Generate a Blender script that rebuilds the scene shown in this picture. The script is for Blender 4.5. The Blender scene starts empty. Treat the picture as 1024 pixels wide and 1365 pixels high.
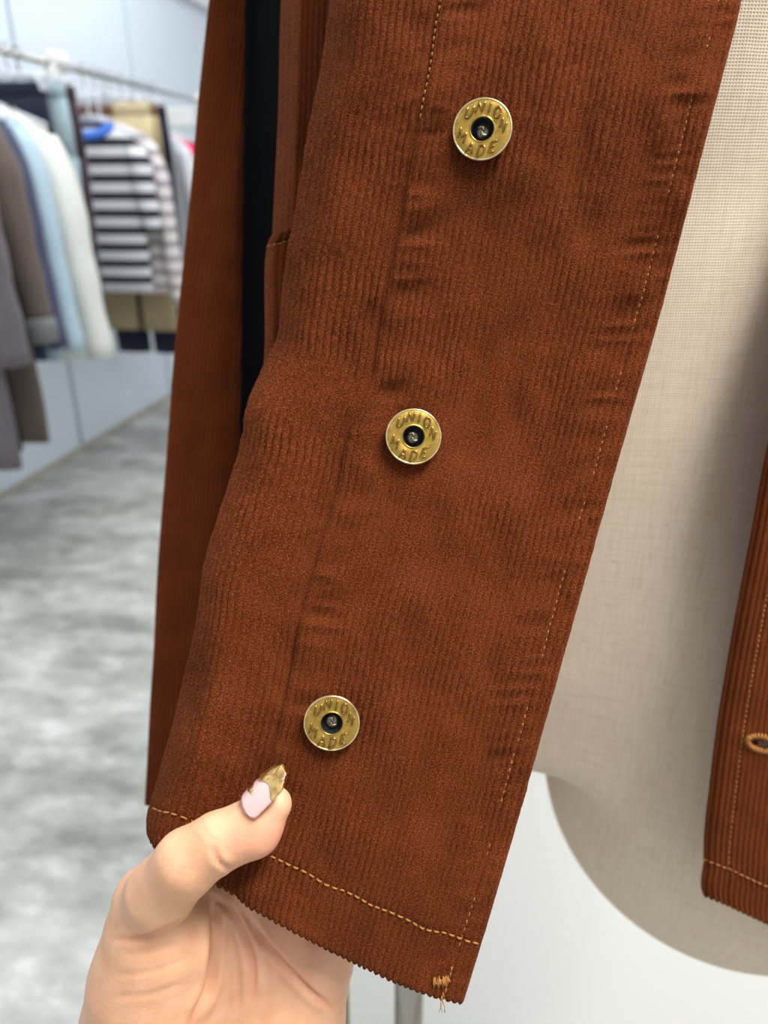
import bpy, bmesh, math, random
import numpy as np
from mathutils import Vector, Matrix

# ------------------------------------------------------------------ camera, world, lights, exposure
F = 1000.0
PITCH, YAW, EYE = math.radians(23.6), math.radians(9.93), 1.12
fw = np.array([-math.sin(YAW)*math.cos(PITCH), math.cos(YAW)*math.cos(PITCH), -math.sin(PITCH)])
rt = np.array([math.cos(YAW), math.sin(YAW), 0.0])
up = np.cross(rt, fw)
fh = np.array([-math.sin(YAW), math.cos(YAW), 0.0])          # horizontal heading
CAM = np.array([0.0, 0.0, EYE])

sc = bpy.context.scene
COL = sc.collection
cam_d = bpy.data.cameras.new('camera')
cam_d.sensor_width = 36.0
cam_d.lens = F/1365.0*36.0
cam_d.clip_start = 0.01
cam_d.dof.use_dof = True
cam_d.dof.focus_distance = 0.226
cam_d.dof.aperture_fstop = 9.5
cam = bpy.data.objects.new('camera', cam_d)
COL.objects.link(cam)
cam.matrix_world = Matrix(((rt[0], up[0], -fw[0], CAM[0]), (rt[1], up[1], -fw[1], CAM[1]),
                           (rt[2], up[2], -fw[2], CAM[2]), (0, 0, 0, 1)))
sc.camera = cam

world = bpy.data.worlds.new('shop_light')
sc.world = world
world.use_nodes = True
world.node_tree.nodes['Background'].inputs[0].default_value = (0.93, 0.97, 1.0, 1)
world.node_tree.nodes['Background'].inputs[1].default_value = 0.82

def local(a, b, h):
    """metres right of, ahead of the lens, and above the floor"""
    v = rt*a + fh*b
    return np.array([v[0], v[1], h])

def lamp(name, loc, target, power, sx, sy, color=(1, 0.97, 0.93)):
    d = bpy.data.lights.new(name, 'AREA')
    d.shape = 'RECTANGLE'; d.size = sx; d.size_y = sy; d.energy = power; d.color = color
    o = bpy.data.objects.new(name, d); COL.objects.link(o)
    o.location = loc
    o.rotation_euler = (Vector(target)-Vector(loc)).to_track_quat('-Z', 'Y').to_euler()
    return o
lamp('overhead_lamp', local(0.60, 0.00, 2.40), local(0.05, 0.3, 1.0), 50, 0.9, 0.35)
lamp('overhead_lamp', local(0.95, 0.42, 2.5), local(0.35, 0.60, 0.7), 18, 0.9, 0.3)  # fill light added to brighten the white partition, not a known fixture
lamp('overhead_lamp', local(-0.9, 1.6, 2.7), local(-1.0, 2.2, 0.5), 20, 1.4, 0.5, (0.95, 0.98, 1))
lamp('overhead_lamp', local(-0.6, 3.4, 2.7), local(-0.8, 3.4, 0.0), 22, 1.4, 0.5, (0.95, 0.98, 1))

sc.view_settings.view_transform = 'Standard'
sc.view_settings.look = 'None'
sc.view_settings.gamma = 1.0
sc.view_settings.use_curve_mapping = False
sc.view_settings.exposure = 0.0

# ------------------------------------------------------------------ helpers
rng = np.random.default_rng(7)
random.seed(7)

def ray(px, py):
    px = np.asarray(px, float)[..., None]; py = np.asarray(py, float)[..., None]
    return fw + rt*(px-512)/F - up*(py-682.5)/F
def P(px, py, z):
    """world point at depth z (metres along the view axis)"""
    return CAM + ray(px, py)*np.asarray(z, float)[..., None]
def on_x(px, py, X):
    d = ray(px, py); return CAM + d*(X/d[0])
def to_cam(w):
    d = np.asarray(w, float)-CAM
    z = d@fw
    return 512+F*(d@rt)/z, 682.5-F*(d@up)/z, z

def spl(xs, ys):
    xs = np.array(xs, float); ys = np.array(ys, float)
    m = np.gradient(ys, xs)
    def f(t):
        t = np.asarray(t, float)
        i = np.clip(np.searchsorted(xs, t)-1, 0, len(xs)-2)
        h = xs[i+1]-xs[i]; s = (t-xs[i])/h
        s = np.clip(s, -0.5, 1.5)
        return ((2*s**3-3*s**2+1)*ys[i]+(s**3-2*s**2+s)*h*m[i]+(-2*s**3+3*s**2)*ys[i+1]+(s**3-s**2)*h*m[i+1])
    return f

def smooth(t, a, b):
    t = np.clip((t-a)/(b-a), 0, 1); return t*t*(3-2*t)
def gauss(t, c, w): return np.exp(-((t-c)/w)**2)

def noise2(x, y, seed):
    """smooth value noise in -1..1"""
    r = np.random.default_rng(seed); T = r.uniform(-1, 1, (64, 64))
    xi = np.floor(x).astype(int); yi = np.floor(y).astype(int)
    fx = x-xi; fy = y-yi
    fx = fx*fx*(3-2*fx); fy = fy*fy*(3-2*fy)
    g = lambda a, b: T[a % 64, b % 64]
    return (g(xi, yi)*(1-fx)+g(xi+1, yi)*fx)*(1-fy)+(g(xi, yi+1)*(1-fx)+g(xi+1, yi+1)*fx)*fy

def link(name, me, mat=None, parent=None, smooth_shade=True):
    if mat: me.materials.append(mat)
    if smooth_shade:
        me.polygons.foreach_set('use_smooth', np.ones(len(me.polygons), bool))
    o = bpy.data.objects.new(name, me); COL.objects.link(o)
    if parent: o.parent = parent
    return o

def np_mesh(name, V, Fq, uv=None):
    V = np.asarray(V, np.float32).reshape(-1, 3); Fq = np.asarray(Fq, np.int32)
    k = Fq.shape[1]
    me = bpy.data.meshes.new(name)
    me.vertices.add(len(V)); me.vertices.foreach_set('co', V.ravel())
    me.loops.add(Fq.size); me.loops.foreach_set('vertex_index', Fq.ravel())
    me.polygons.add(len(Fq))
    me.polygons.foreach_set('loop_start', np.arange(0, Fq.size, k, dtype=np.int32))
    me.polygons.foreach_set('loop_total', np.full(len(Fq), k, np.int32))
    if uv is not None:
        l = me.uv_layers.new(name='UVMap')
        l.data.foreach_set('uv', np.asarray(uv, np.float32)[Fq.ravel()].ravel())
    me.update(calc_edges=True); me.validate()
    return me

def grid_faces(nr, nc, wrap=False):
    r = np.arange(nr-1)[:, None]; c = np.arange(nc if wrap else nc-1)[None, :]
    c2 = (c+1) % nc
    return np.stack([r*nc+c, r*nc+c2, (r+1)*nc+c2, (r+1)*nc+c], -1).reshape(-1, 4)

def empty(name, loc, label, cat, group=None):
    o = bpy.data.objects.new(name, None); COL.objects.link(o); o.location = loc
    o.empty_display_size = 0.05
    return tag(o, label, cat, group)
def tag(o, label, cat, group=None):
    o['label'] = label; o['category'] = cat
    if group: o['group'] = group
    return o

class MB:
    """collects simple shapes into one mesh"""
    def __init__(s): s.v = []; s.f = []
    def add(s, V, Fs):
        n = len(s.v); s.v += [tuple(float(c) for c in p) for p in V]
        s.f += [tuple(int(i)+n for i in q) for q in Fs]
    def tube(s, pts, rad, n=10, caps=True, flat=1.0):
        pts = [np.array(p, float) for p in pts]
        if np.isscalar(rad): rad = [rad]*len(pts)
        V = []; ref = None
        for i, p in enumerate(pts):
            t = pts[min(i+1, len(pts)-1)]-pts[max(i-1, 0)]
            t = t/(np.linalg.norm(t)+1e-12)
            if ref is None:
                ref = np.array([0, 0, 1.0]) if abs(t[2]) < .9 else np.array([1.0, 0, 0])
            a = ref-t*np.dot(ref, t); a /= np.linalg.norm(a)+1e-12; b = np.cross(t, a); ref = a
            for k in range(n):
                w = 2*math.pi*k/n
                V.append(p+rad[i]*(a*math.cos(w)*flat+b*math.sin(w)))
        Fs = [tuple(q) for q in grid_faces(len(pts), n, True)]
        if caps:
            Fs += [tuple(range(n-1, -1, -1)), tuple(range((len(pts)-1)*n, len(pts)*n))]
        s.add(V, Fs)
    def box(s, c, h, R=None):
        c = np.array(c, float); V = []
        for z in (-1, 1):
            for x, y in ((-1, -1), (1, -1), (1, 1), (-1, 1)):
                d = np.array([x*h[0], y*h[1], z*h[2]])
                V.append(c+(R@d if R is not None else d))
        s.add(V, [(3, 2, 1, 0), (4, 5, 6, 7), (0, 1, 5, 4), (1, 2, 6, 5), (2, 3, 7, 6), (3, 0, 4, 7)])
    def lathe(s, prof, n=48, close=False):
        V = [(r*math.cos(2*math.pi*k/n), r*math.sin(2*math.pi*k/n), z) for r, z in prof for k in range(n)]
        s.add(V, grid_faces(len(prof), n, True))
    def build(s, name, mat=None, parent=None, bevel=0, sm=True):
        me = bpy.data.meshes.new(name); me.from_pydata(s.v, [], s.f); me.update()
        o = link(name, me, mat, parent, sm)
        if bevel:
            m = o.modifiers.new('bevel', 'BEVEL'); m.width = bevel; m.segments = 3; m.limit_method = 'ANGLE'
        return o

# ------------------------------------------------------------------ materials
def mat(name, color, rough=0.8, metal=0.0, **kw):
    m = bpy.data.materials.new(name); m.use_nodes = True
    b = m.node_tree.nodes['Principled BSDF']
    b.inputs['Base Color'].default_value = (*color, 1)
    b.inputs['Roughness'].default_value = rough
    b.inputs['Metallic'].default_value = metal
    for k, v in kw.items():
        b.inputs[k.replace('_', ' ')].default_value = v
    return m
def nodes(m):
    nt = m.node_tree; return nt, nt.nodes, nt.links, nt.nodes['Principled BSDF']
def coord(m, kind='Object', scale=(1, 1, 1)):
    nt, N, L, b = nodes(m)
    c = N.new('ShaderNodeTexCoord'); mp = N.new('ShaderNodeMapping'); mp.inputs['Scale'].default_value = scale
    L.new(c.outputs[kind], mp.inputs[0]); return mp.outputs[0]
def tex_noise(m, vec, scale, detail=3, rough=0.55):
    nt, N, L, b = nodes(m)
    n = N.new('ShaderNodeTexNoise'); n.inputs['Scale'].default_value = scale
    n.inputs['Detail'].default_value = detail; n.inputs['Roughness'].default_value = rough
    L.new(vec, n.inputs['Vector']); return n.outputs['Fac']
def ramp(m, fac, stops):
    nt, N, L, b = nodes(m)
    r = N.new('ShaderNodeValToRGB'); e = r.color_ramp.elements
    while len(e) < len(stops): e.new(0.5)
    for i, (p, c) in enumerate(stops):
        e[i].position = p; e[i].color = (*c, 1)
    L.new(fac, r.inputs[0]); return r.outputs[0]
def mixc(m, fac, a, b_, mode='MIX'):
    nt, N, L, b = nodes(m)
    x = N.new('ShaderNodeMix'); x.data_type = 'RGBA'; x.blend_type = mode
    for s, v in ((x.inputs[0], fac), (x.inputs[6], a), (x.inputs[7], b_)):
        if hasattr(v, 'is_linked'): L.new(v, s)
        elif isinstance(v, (int, float)): s.default_value = v
        else: s.default_value = (*v, 1)
    return x.outputs[2]
def bump(m, height, strength, dist):
    nt, N, L, b = nodes(m)
    u = N.new('ShaderNodeBump'); u.inputs['Strength'].default_value = strength; u.inputs['Distance'].default_value = dist
    L.new(height, u.inputs['Height']); L.new(u.outputs[0], b.inputs['Normal'])
def setc(m, out): nodes(m)[2].new(out, nodes(m)[3].inputs['Base Color'])
def math_n(m, op, a, b_=None):
    nt, N, L, b = nodes(m)
    x = N.new('ShaderNodeMath'); x.operation = op
    for s, v in ((x.inputs[0], a), (x.inputs[1], b_)):
        if v is None: continue
        if hasattr(v, 'is_linked'): L.new(v, s)
        else: s.default_value = v
    return x.outputs[0]

def corduroy_mat():
    m = mat('rust_corduroy', (0.2, 0.05, 0.015), 0.95, Sheen_Weight=0.10, Sheen_Roughness=0.4, Sheen_Tint=(1, 0.35, 0.14, 1), Specular_IOR_Level=0.04)
    uv = coord(m, 'UV')
    fine = tex_noise(m, coord(m, 'UV', (1900, 2600, 1)), 1.0, 3, 0.75)
    pile = tex_noise(m, uv, 900, 2, 0.6)
    broad = tex_noise(m, uv, 45, 3, 0.6)
    c = ramp(m, fine, [(0.36, (0.022, 0.0040, 0.0012)), (0.50, (0.114, 0.0240, 0.0063)), (0.64, (0.40, 0.102, 0.029))])
    c = mixc(m, 0.38, c, ramp(m, broad, [(0.33, (0.052, 0.0100, 0.0027)), (0.67, (0.155, 0.0345, 0.0095))]))
    setc(m, c)
    bump(m, math_n(m, 'ADD', fine, math_n(m, 'MULTIPLY', pile, 0.7)), 1.0, 0.0010)
    return m
CORD = corduroy_mat()
THREAD = mat('ochre_thread', (0.29, 0.112, 0.018), 0.8)
GAP_SHADE = mat('navy_black_gap_shade', (0.0016, 0.0017, 0.0026), 0.95, Specular_IOR_Level=0.05)  # near-black colour that stands in for deep shade beside the sleeve

def brass_mat(name, c1, c2, rough):
    m = mat(name, c1, rough, 0.92)
    n = tex_noise(m, coord(m, 'Object'), 420, 4, 0.6)
    setc(m, ramp(m, n, [(0.3, c2), (0.65, c1)]))
    nt, N, L, b = nodes(m)
    L.new(math_n(m, 'ADD', math_n(m, 'MULTIPLY', n, 0.2), rough-0.08), b.inputs['Roughness'])
    bump(m, tex_noise(m, coord(m, 'Object'), 900, 3), 0.15, 0.0002)
    return m
BRASS = brass_mat('aged_brass', (0.52, 0.325, 0.070), (0.30, 0.175, 0.034), 0.33)
BRASS_LETTER = brass_mat('dark_brass_letter', (0.34, 0.195, 0.045), (0.16, 0.085, 0.02), 0.25)  # letters set darker than the button face for contrast
BRASS_RIM = brass_mat('pale_brass_rim', (0.72, 0.60, 0.36), (0.5, 0.36, 0.14), 0.28)
SOCKET = mat('dark_steel_socket', (0.055, 0.057, 0.06), 0.4, 0.8)
RIVET = mat('dull_rivet', (0.25, 0.21, 0.15), 0.35, 0.9)

def linen_mat():
    m = mat('natural_linen', (0.6, 0.5, 0.38), 0.95, Specular_IOR_Level=0.15, Sheen_Weight=0.1)
    nt, N, L, b = nodes(m)
    vec = coord(m, 'Object')
    # irregular warp and weft: two perpendicular thread waves, about one millimetre apart
    def wave(axis, scale, dist):
        w = N.new('ShaderNodeTexWave'); w.bands_direction = axis; w.inputs['Scale'].default_value = scale
        w.inputs['Distortion'].default_value = dist; w.inputs['Detail'].default_value = 1.0
        w.inputs['Detail Scale'].default_value = 0.3
        L.new(vec, w.inputs['Vector']); return w.outputs['Fac']
    wx = wave('X', 300, 1.2); wz = wave('Z', 300, 1.2)
    weave = math_n(m, 'MAXIMUM', wx, wz)
    slub_h = tex_noise(m, coord(m, 'Object', (60, 60, 900)), 1.0, 3, 0.6)
    slub_v = tex_noise(m, coord(m, 'Object', (900, 60, 60)), 1.0, 3, 0.6)
    cl = ramp(m, slub_h, [(0.25, (0.57, 0.45, 0.325)), (0.5, (0.70, 0.58, 0.45)), (0.8, (0.78, 0.68, 0.55))])
    cv = ramp(m, slub_v, [(0.25, (0.55, 0.44, 0.32)), (0.5, (0.70, 0.58, 0.45)), (0.8, (0.78, 0.68, 0.55))])
    c = mixc(m, 0.5, cl, cv)
    c = mixc(m, math_n(m, 'MULTIPLY', math_n(m, 'SUBTRACT', 1.0, weave), 0.8), c, (0.33, 0.25, 0.17))
    fleck = ramp(m, tex_noise(m, coord(m, 'Object', (160, 160, 420)), 1.0, 2), [(0.70, (0, 0, 0)), (0.76, (1, 1, 1))])
    c = mixc(m, math_n(m, 'MULTIPLY', fleck, 0.35), c, (0.25, 0.2, 0.17))
    setc(m, c)
    bump(m, weave, 0.5, 0.0004)
    return m
LINEN = linen_mat()

def skin_mat():
    m = mat('hand_skin', (0.70, 0.42, 0.29), 0.46, Subsurface_Weight=0.25, Subsurface_Scale=0.004, Specular_IOR_Level=0.4)
    m.node_tree.nodes['Principled BSDF'].inputs['Subsurface Radius'].default_value = (1.0, 0.35, 0.2)
    nt, N, L, b = nodes(m)
    a = N.new('ShaderNodeAttribute'); a.attribute_name = 'blush'
    mott = tex_noise(m, coord(m, 'Object'), 110, 3, 0.6)
    c = ramp(m, mott, [(0.3, (0.57, 0.295, 0.160)), (0.7, (0.65, 0.37, 0.225))])
    c = mixc(m, a.outputs['Fac'], c, (0.70, 0.27, 0.175))
    setc(m, c)
    pores = tex_noise(m, coord(m, 'Object'), 1500, 3, 0.6)
    lines = tex_noise(m, coord(m, 'Object', (350, 350, 1400)), 1.0, 2, 0.6)
    bump(m, math_n(m, 'ADD', pores, lines), 0.22, 0.0004)
    return m
SKIN = skin_mat()
NAIL = mat('nail_plate', (0.68, 0.42, 0.40), 0.12, Coat_Weight=0.7, Subsurface_Weight=0.15, Subsurface_Scale=0.002)
def foil():
    m = mat('gold_foil', (0.78, 0.50, 0.16), 0.22, 0.9, Coat_Weight=0.8)
    n = tex_noise(m, coord(m, 'Object'), 330, 3, 0.5)
    setc(m, ramp(m, n, [(0.35, (0.45, 0.22, 0.06)), (0.6, (0.90, 0.62, 0.22))]))
    bump(m, n, 0.7, 0.001)
    return m
FOIL = foil()
CHROME = mat('brushed_chrome', (0.36, 0.33, 0.28), 0.10, 1.0)
WHITE_PLASTIC = mat('white_plastic', (0.74, 0.73, 0.71), 0.4)
CLEAR = mat('frosted_clear_plastic', (0.85, 0.88, 0.92), 0.25, Transmission_Weight=0.35)

def cloth(name, c, var=0.15, rough=0.95, scale=(260, 260, 60), strength=0.4):
    m = mat(name, c, rough, Sheen_Weight=0.15, Specular_IOR_Level=0.2)
    n = tex_noise(m, coord(m, 'Object', scale), 1.0, 3)
    setc(m, ramp(m, n, [(0.3, tuple(x*(1-var) for x in c)), (0.7, tuple(min(1, x*(1+var)) for x in c))]))
    bump(m, n, strength, 0.003)
    return m

# ------------------------------------------------------------------ the setting
WALL_X = -1.934
def struct(o): o['kind'] = 'structure'; return o

fm = mat('worn_concrete', (0.6, 0.6, 0.57), 0.42, Specular_IOR_Level=0.5)
n1 = tex_noise(fm, coord(fm, 'Object', (1.0, 2.2, 1)), 2.3, 6, 0.62)
n2 = tex_noise(fm, coord(fm, 'Object', (1, 1.6, 1)), 9, 5, 0.65)
cc = mixc(fm, 0.5, ramp(fm, n1, [(0.40, (0.24, 0.24, 0.215)), (0.5, (0.47, 0.47, 0.435)), (0.60, (0.70, 0.70, 0.67))]),
          ramp(fm, n2, [(0.38, (0.26, 0.255, 0.225)), (0.55, (0.50, 0.50, 0.465)), (0.64, (0.74, 0.74, 0.71))]))
setc(fm, cc); bump(fm, n2, 0.1, 0.004)
b = MB(); b.box((0.4, 2.6, -0.05), (2.4, 4.2, 0.05)); struct(b.build('floor', fm, sm=False))

wm = mat('white_wall_paint', (0.66, 0.735, 0.80), 0.35)
bump(wm, tex_noise(wm, coord(wm, 'Object', (3, 3, 0.6)), 1.5, 3), 0.15, 0.02)
seam_m = mat('grey_panel_seam', (0.42, 0.48, 0.52), 0.5)
panel_m = mat('glossy_white_panel', (0.80, 0.835, 0.87), 0.3)
b = MB(); b.box((WALL_X-0.06, 2.6, 1.4), (0.045, 4.2, 1.4))
wall_left = struct(b.build('wall_left', seam_m, sm=False))
seams = [-1.6, -0.45, 0.7, 1.85, 3.0, 3.945, 5.1, 6.8]
for y0, y1 in zip(seams[:-1], seams[1:]):
    b = MB(); b.box((WALL_X-0.0075, (y0+y1)/2, 1.4), (0.0075, (y1-y0)/2-0.014, 1.4))
    b.build('wall_panel', wm, wall_left, 0.004, sm=False)
b = MB(); b.box((0.4, 6.86, 1.4), (2.4, 0.05, 1.4)); struct(b.build('wall_far', wm, sm=False))
# cable duct running along the wall above the rail
b = MB(); b.box((WALL_X+0.02, 2.6, 2.075), (0.02, 4.15, 0.02)); struct(b.build('trim_1', WHITE_PLASTIC, bevel=0.004, sm=False))
bbm = mat('taupe_floor_edge', (0.42, 0.39, 0.33), 0.6)
b = MB(); b.box((WALL_X+0.006, 2.6, 0.012), (0.008, 4.15, 0.012)); struct(b.build('baseboard_left', bbm, bevel=0.002, sm=False))

# white partition standing behind the dress form
pm = mat('partition_white', (0.89, 0.885, 0.86), 0.4)
Rp = np.stack([rt, fh, np.array([0, 0, 1.0])], 1)
b = MB(); b.box(local(0.66, 0.655, 1.1), (0.735, 0.04, 1.1), Rp); struct(b.build('wall_back', pm, bevel=0.004, sm=False))

# ------------------------------------------------------------------ signed distance modelling
def cone_d(Q, a, b_, ra, rb):
    a = np.asarray(a, np.float32); b_ = np.asarray(b_, np.float32); ab = b_-a
    t = np.clip(((Q-a)@ab)/(ab@ab), 0, 1)
    d = Q-a-t[..., None]*ab
    return np.sqrt((d*d).sum(-1))-(ra+(rb-ra)*t)
def ell_d(Q, c, r):
    p = (Q-np.asarray(c, np.float32))/np.asarray(r, np.float32)
    k0 = np.sqrt((p*p).sum(-1)); k1 = np.sqrt(((p/np.asarray(r, np.float32))**2).sum(-1))
    return k0*(k0-1)/(k1+1e-9)
def smin(a, b_, k):
    h = np.clip(0.5+0.5*(b_-a)/k, 0, 1)
    return b_*(1-h)+a*h-k*h*(1-h)
def surface_net(fn, lo, hi, step):
    ax = [np.arange(lo[i], hi[i]+step, step, dtype=np.float32) for i in range(3)]
    D = np.empty([len(a) for a in ax], np.float32)
    YZ = np.stack(np.meshgrid(ax[1], ax[2], indexing='ij'), -1)
    for i0 in range(0, len(ax[0]), 16):
        xs = ax[0][i0:i0+16]
        Q = np.empty((len(xs),)+YZ.shape[:2]+(3,), np.float32)
        Q[..., 0] = xs[:, None, None]; Q[..., 1:] = YZ
        D[i0:i0+16] = fn(Q)
    S = D < 0
    n = np.array(D.shape)
    cnt = np.zeros(n-1, np.int8)
    offs = [(i, j, k) for i in (0, 1) for j in (0, 1) for k in (0, 1)]
    for o in offs:
        cnt += S[o[0]:n[0]-1+o[0], o[1]:n[1]-1+o[1], o[2]:n[2]-1+o[2]]
    cells = np.argwhere((cnt > 0) & (cnt < 8))
    idx = np.full(n-1, -1, np.int32); idx[tuple(cells.T)] = np.arange(len(cells))
    acc = np.zeros((len(cells), 3)); num = np.zeros(len(cells))
    for o in offs:
        for axis in range(3):
            if o[axis]: continue
            p = list(o); p[axis] = 1
            d0 = D[tuple((cells+o).T)]; d1 = D[tuple((cells+p).T)]
            m = (d0 < 0) != (d1 < 0)
            t = np.where(m, d0/(d0-d1+1e-20), 0)
            q = np.tile(np.array(o, float), (len(cells), 1)); q[:, axis] += t
            acc[m] += q[m]; num[m] += 1
    V = (cells+acc/num[:, None])*step+np.array([a[0] for a in ax])
    faces = []
    for axis in range(3):
        b1, b2 = (axis+1) % 3, (axis+2) % 3
        sl0 = [slice(None)]*3; sl1 = [slice(None)]*3
        sl0[axis] = slice(0, -1); sl1[axis] = slice(1, None)
        s0, s1 = S[tuple(sl0)], S[tuple(sl1)]
        e = np.argwhere(s0 != s1)
        e = e[(e[:, b1] > 0) & (e[:, b2] > 0) & (e[:, b1] < n[b1]-1) & (e[:, b2] < n[b2]-1)]
        inside = s0[tuple(e.T)]
        def cell(d1, d2):
            c = e.copy(); c[:, b1] -= d1; c[:, b2] -= d2; return idx[tuple(c.T)]
        q = np.stack([cell(0, 0), cell(1, 0), cell(1, 1), cell(0, 1)], 1)
        q[~inside] = q[~inside][:, ::-1]
        faces.append(q)
    Fq = np.concatenate(faces); Fq = Fq[(Fq >= 0).all(1)]
    return V, Fq
def relax(V, Fq, it, lam=0.5):
    E = np.concatenate([Fq[:, [0, 1]], Fq[:, [1, 2]], Fq[:, [2, 3]], Fq[:, [3, 0]]])
    deg = np.bincount(E[:, 0], minlength=len(V))+np.bincount(E[:, 1], minlength=len(V))
    for _ in range(it):
        A = np.zeros_like(V)
        for k in range(3):
            A[:, k] = np.bincount(E[:, 0], V[E[:, 1], k], len(V))+np.bincount(E[:, 1], V[E[:, 0], k], len(V))
        V = V+lam*(A/np.maximum(deg, 1)[:, None]-V)
    return V
def vnormals(V, Fq):
    nrm = np.cross(V[Fq[:, 2]]-V[Fq[:, 0]], V[Fq[:, 3]]-V[Fq[:, 1]])
    N = np.zeros_like(V)
    for k in range(4):
        for c in range(3): N[:, c] += np.bincount(Fq[:, k], nrm[:, c], len(V))
    return N/(np.linalg.norm(N, axis=1)[:, None]+1e-12)

# ------------------------------------------------------------------ the hand (modelled in lens axes: right, down, away)
def cpt(px, py, z): return np.array([(px-512)/F*z, (py-682.5)/F*z, z], np.float32)
def chain(Q, joints, k=0.003):
    d = None
    for (x0, y0, z0, r0), (x1, y1, z1, r1) in zip(joints[:-1], joints[1:]):
        e = cone_d(Q, cpt(x0, y0, z0), cpt(x1, y1, z1), r0, r1)
        d = e if d is None else smin(d, e, k)
    return d
THUMB = [(214, 1190, .2290, .0108), (250, 1149, .2205, .0090), (290, 1123, .2195, .0079), (338, 1103, .2205, .0078), (366, 1072, .2195, .0052)]
THENAR = [(202, 1203, .2390, .0122), (213, 1250, .2430, .0170), (201, 1307, .2460, .0186), (191, 1370, .2500, .0194), (215, 1450, .2600, .0190)]
def thumb_d(Q):
    d = chain(Q, THUMB, 0.004)
    return d
def hand_d(Q):
    d = chain(Q, THENAR, 0.006)
    pal = chain(Q, [(265, 1460, .262, .0165), (262, 1190, .2555, .0125)])
    pal = smin(pal, chain(Q, [(318, 1460, .262, .0160), (332, 1212, .2585, .0120)]), 0.010)
    pal = smin(pal, chain(Q, [(368, 1450, .260, .0155), (392, 1245, .2565, .0112)]), 0.010)
    pal = smin(pal, chain(Q, [(392, 1460, .258, .0155), (413, 1360, .2550, .0115), (433, 1288, .2525, .0092)]), 0.009)
    pal = smin(pal, chain(Q, [(380, 1380, .2525, .0135), (385, 1460, .256, .016)]), 0.008)
    fore = cone_d(Q, cpt(285, 1480, .262), cpt(300, 1760, .275), .0235, .0270)
    fore = smin(fore, cone_d(Q, cpt(330, 1480, .262), cpt(350, 1760, .275), .0215, .0270), 0.01)
    pal = smin(pal, fore, 0.02)
    d = smin(d, pal, 0.0045)
    d = smin(d, thumb_d(Q), 0.0055)
    fingers = [
        [(258, 1180, .2545, .0100), (244, 1128, .2540, .0090), (285, 1058, .2475, .0078), (335, 1022, .2420, .0066)],
        [(332, 1205, .2560, .0098), (345, 1112, .2540, .0088), (378, 1062, .2475, .0078), (412, 1032, .2420, .0068)],
        [(394, 1238, .2545, .0092), (420, 1152, .2530, .0083), (446, 1102, .2465, .0074), (476, 1072, .2415, .0064)],
        [(437, 1276, .2515, .0080), (474, 1202, .2495, .0071), (500, 1162, .2450, .0063), (520, 1137, .2405, .0054)]]
    fd = None
    for j in fingers:
        e = chain(Q, j, 0.002); fd = e if fd is None else np.minimum(fd, e)
    return smin(d, fd, 0.004)

V, Fq = surface_net(hand_d, (-0.115, 0.070, 0.205), (0.020, 0.255, 0.305), 0.0009)
V = relax(V, Fq, 3)
Nn = vnormals(V, Fq)
hx = 512+F*V[:, 0]/V[:, 2]; hy = 682.5+F*V[:, 1]/V[:, 2]
front = np.clip(-Nn[:, 2]*2.0, 0, 1)
def poly_dist(px, py, pts):
    """distance in picture units and position along a polyline"""
    pts = np.array(pts, float)
    t = np.linspace(0, 1, len(pts)); tt = np.linspace(0, 1, 40)
    xs, ys = spl(t, pts[:, 0])(tt), spl(t, pts[:, 1])(tt)
    d = np.full(px.shape, 1e9); w = np.zeros(px.shape)
    for i in range(39):
        ax_, ay_ = xs[i], ys[i]; bx, by = xs[i+1]-ax_, ys[i+1]-ay_
        s = np.clip(((px-ax_)*bx+(py-ay_)*by)/(bx*bx+by*by+1e-9), 0, 1)
        e = np.hypot(px-ax_-s*bx, py-ay_-s*by)
        m = e < d; d[m] = e[m]; w[m] = ((i+s)/39)[m]
    return d, w
disp = np.zeros(len(V))
creases = [  # polyline, depth m, half width px, taper
    ([(281, 1197), (286, 1225), (286, 1255), (283, 1290), (276, 1322), (255, 1365)], .0030, 5),
    ([(283, 1196), (308, 1215), (328, 1250), (337, 1290), (336, 1330)], .0015, 4),
    ([(318, 1203), (338, 1238), (372, 1278), (410, 1318), (446, 1347)], .0015, 4),
    ([(150, 1252), (185, 1251), (220, 1240), (254, 1222)], .0009, 3.5),
    ([(262, 1089), (264, 1100), (278, 1115), (290, 1124)], .00022, 2.5),
    ([(268, 1088), (272, 1102), (284, 1110)], .0002, 2.5),
    ([(284, 1128), (290, 1146), (303, 1157), (312, 1157)], .0008, 3.5),
    ([(300, 1216), (312, 1262), (318, 1310), (318, 1350)], .0006, 3.0),
    ([(165, 1275), (205, 1268), (245, 1255)], .0003, 4.0),
    ([(150, 1300), (200, 1296), (250, 1278)], .0003, 4.0),
    ([(145, 1330), (200, 1325), (245, 1310)], .00025, 4.0),
    ([(338, 1228), (352, 1270), (356, 1330)], .0003, 4.0)]
for pts, amp, wd in creases:
    d, s = poly_dist(hx, hy, pts)
    taper = np.clip(np.minimum(s, 1-s)*6, 0.15, 1)
    disp -= amp*taper*np.exp(-(d/wd)**2)*front
    disp += amp*0.35*taper*np.exp(-((d-wd*2.2)/(wd*1.4))**2)*front
V = V+Nn*disp[:, None]
blush = 0.55*np.exp(-(((hx-350)/45)**2+((hy-1115)/38)**2))+0.35*np.exp(-(((hx-400)/70)**2+((hy-1240)/60)**2))
for pts, amp, wd in creases[:4]+creases[6:7]:
    d, s = poly_dist(hx, hy, pts); blush += 0.5*np.exp(-(d/3.0)**2)*front
blush = np.clip(blush, 0, 0.85)
cam_axes = np.stack([rt, -up, fw], 0)
def c2w(Vc): return CAM+np.asarray(Vc, float)@cam_axes
Vw = c2w(V)
hand_origin = c2w(cpt(300, 1500, .262))
me = np_mesh('hand', Vw-hand_origin, Fq)
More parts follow.
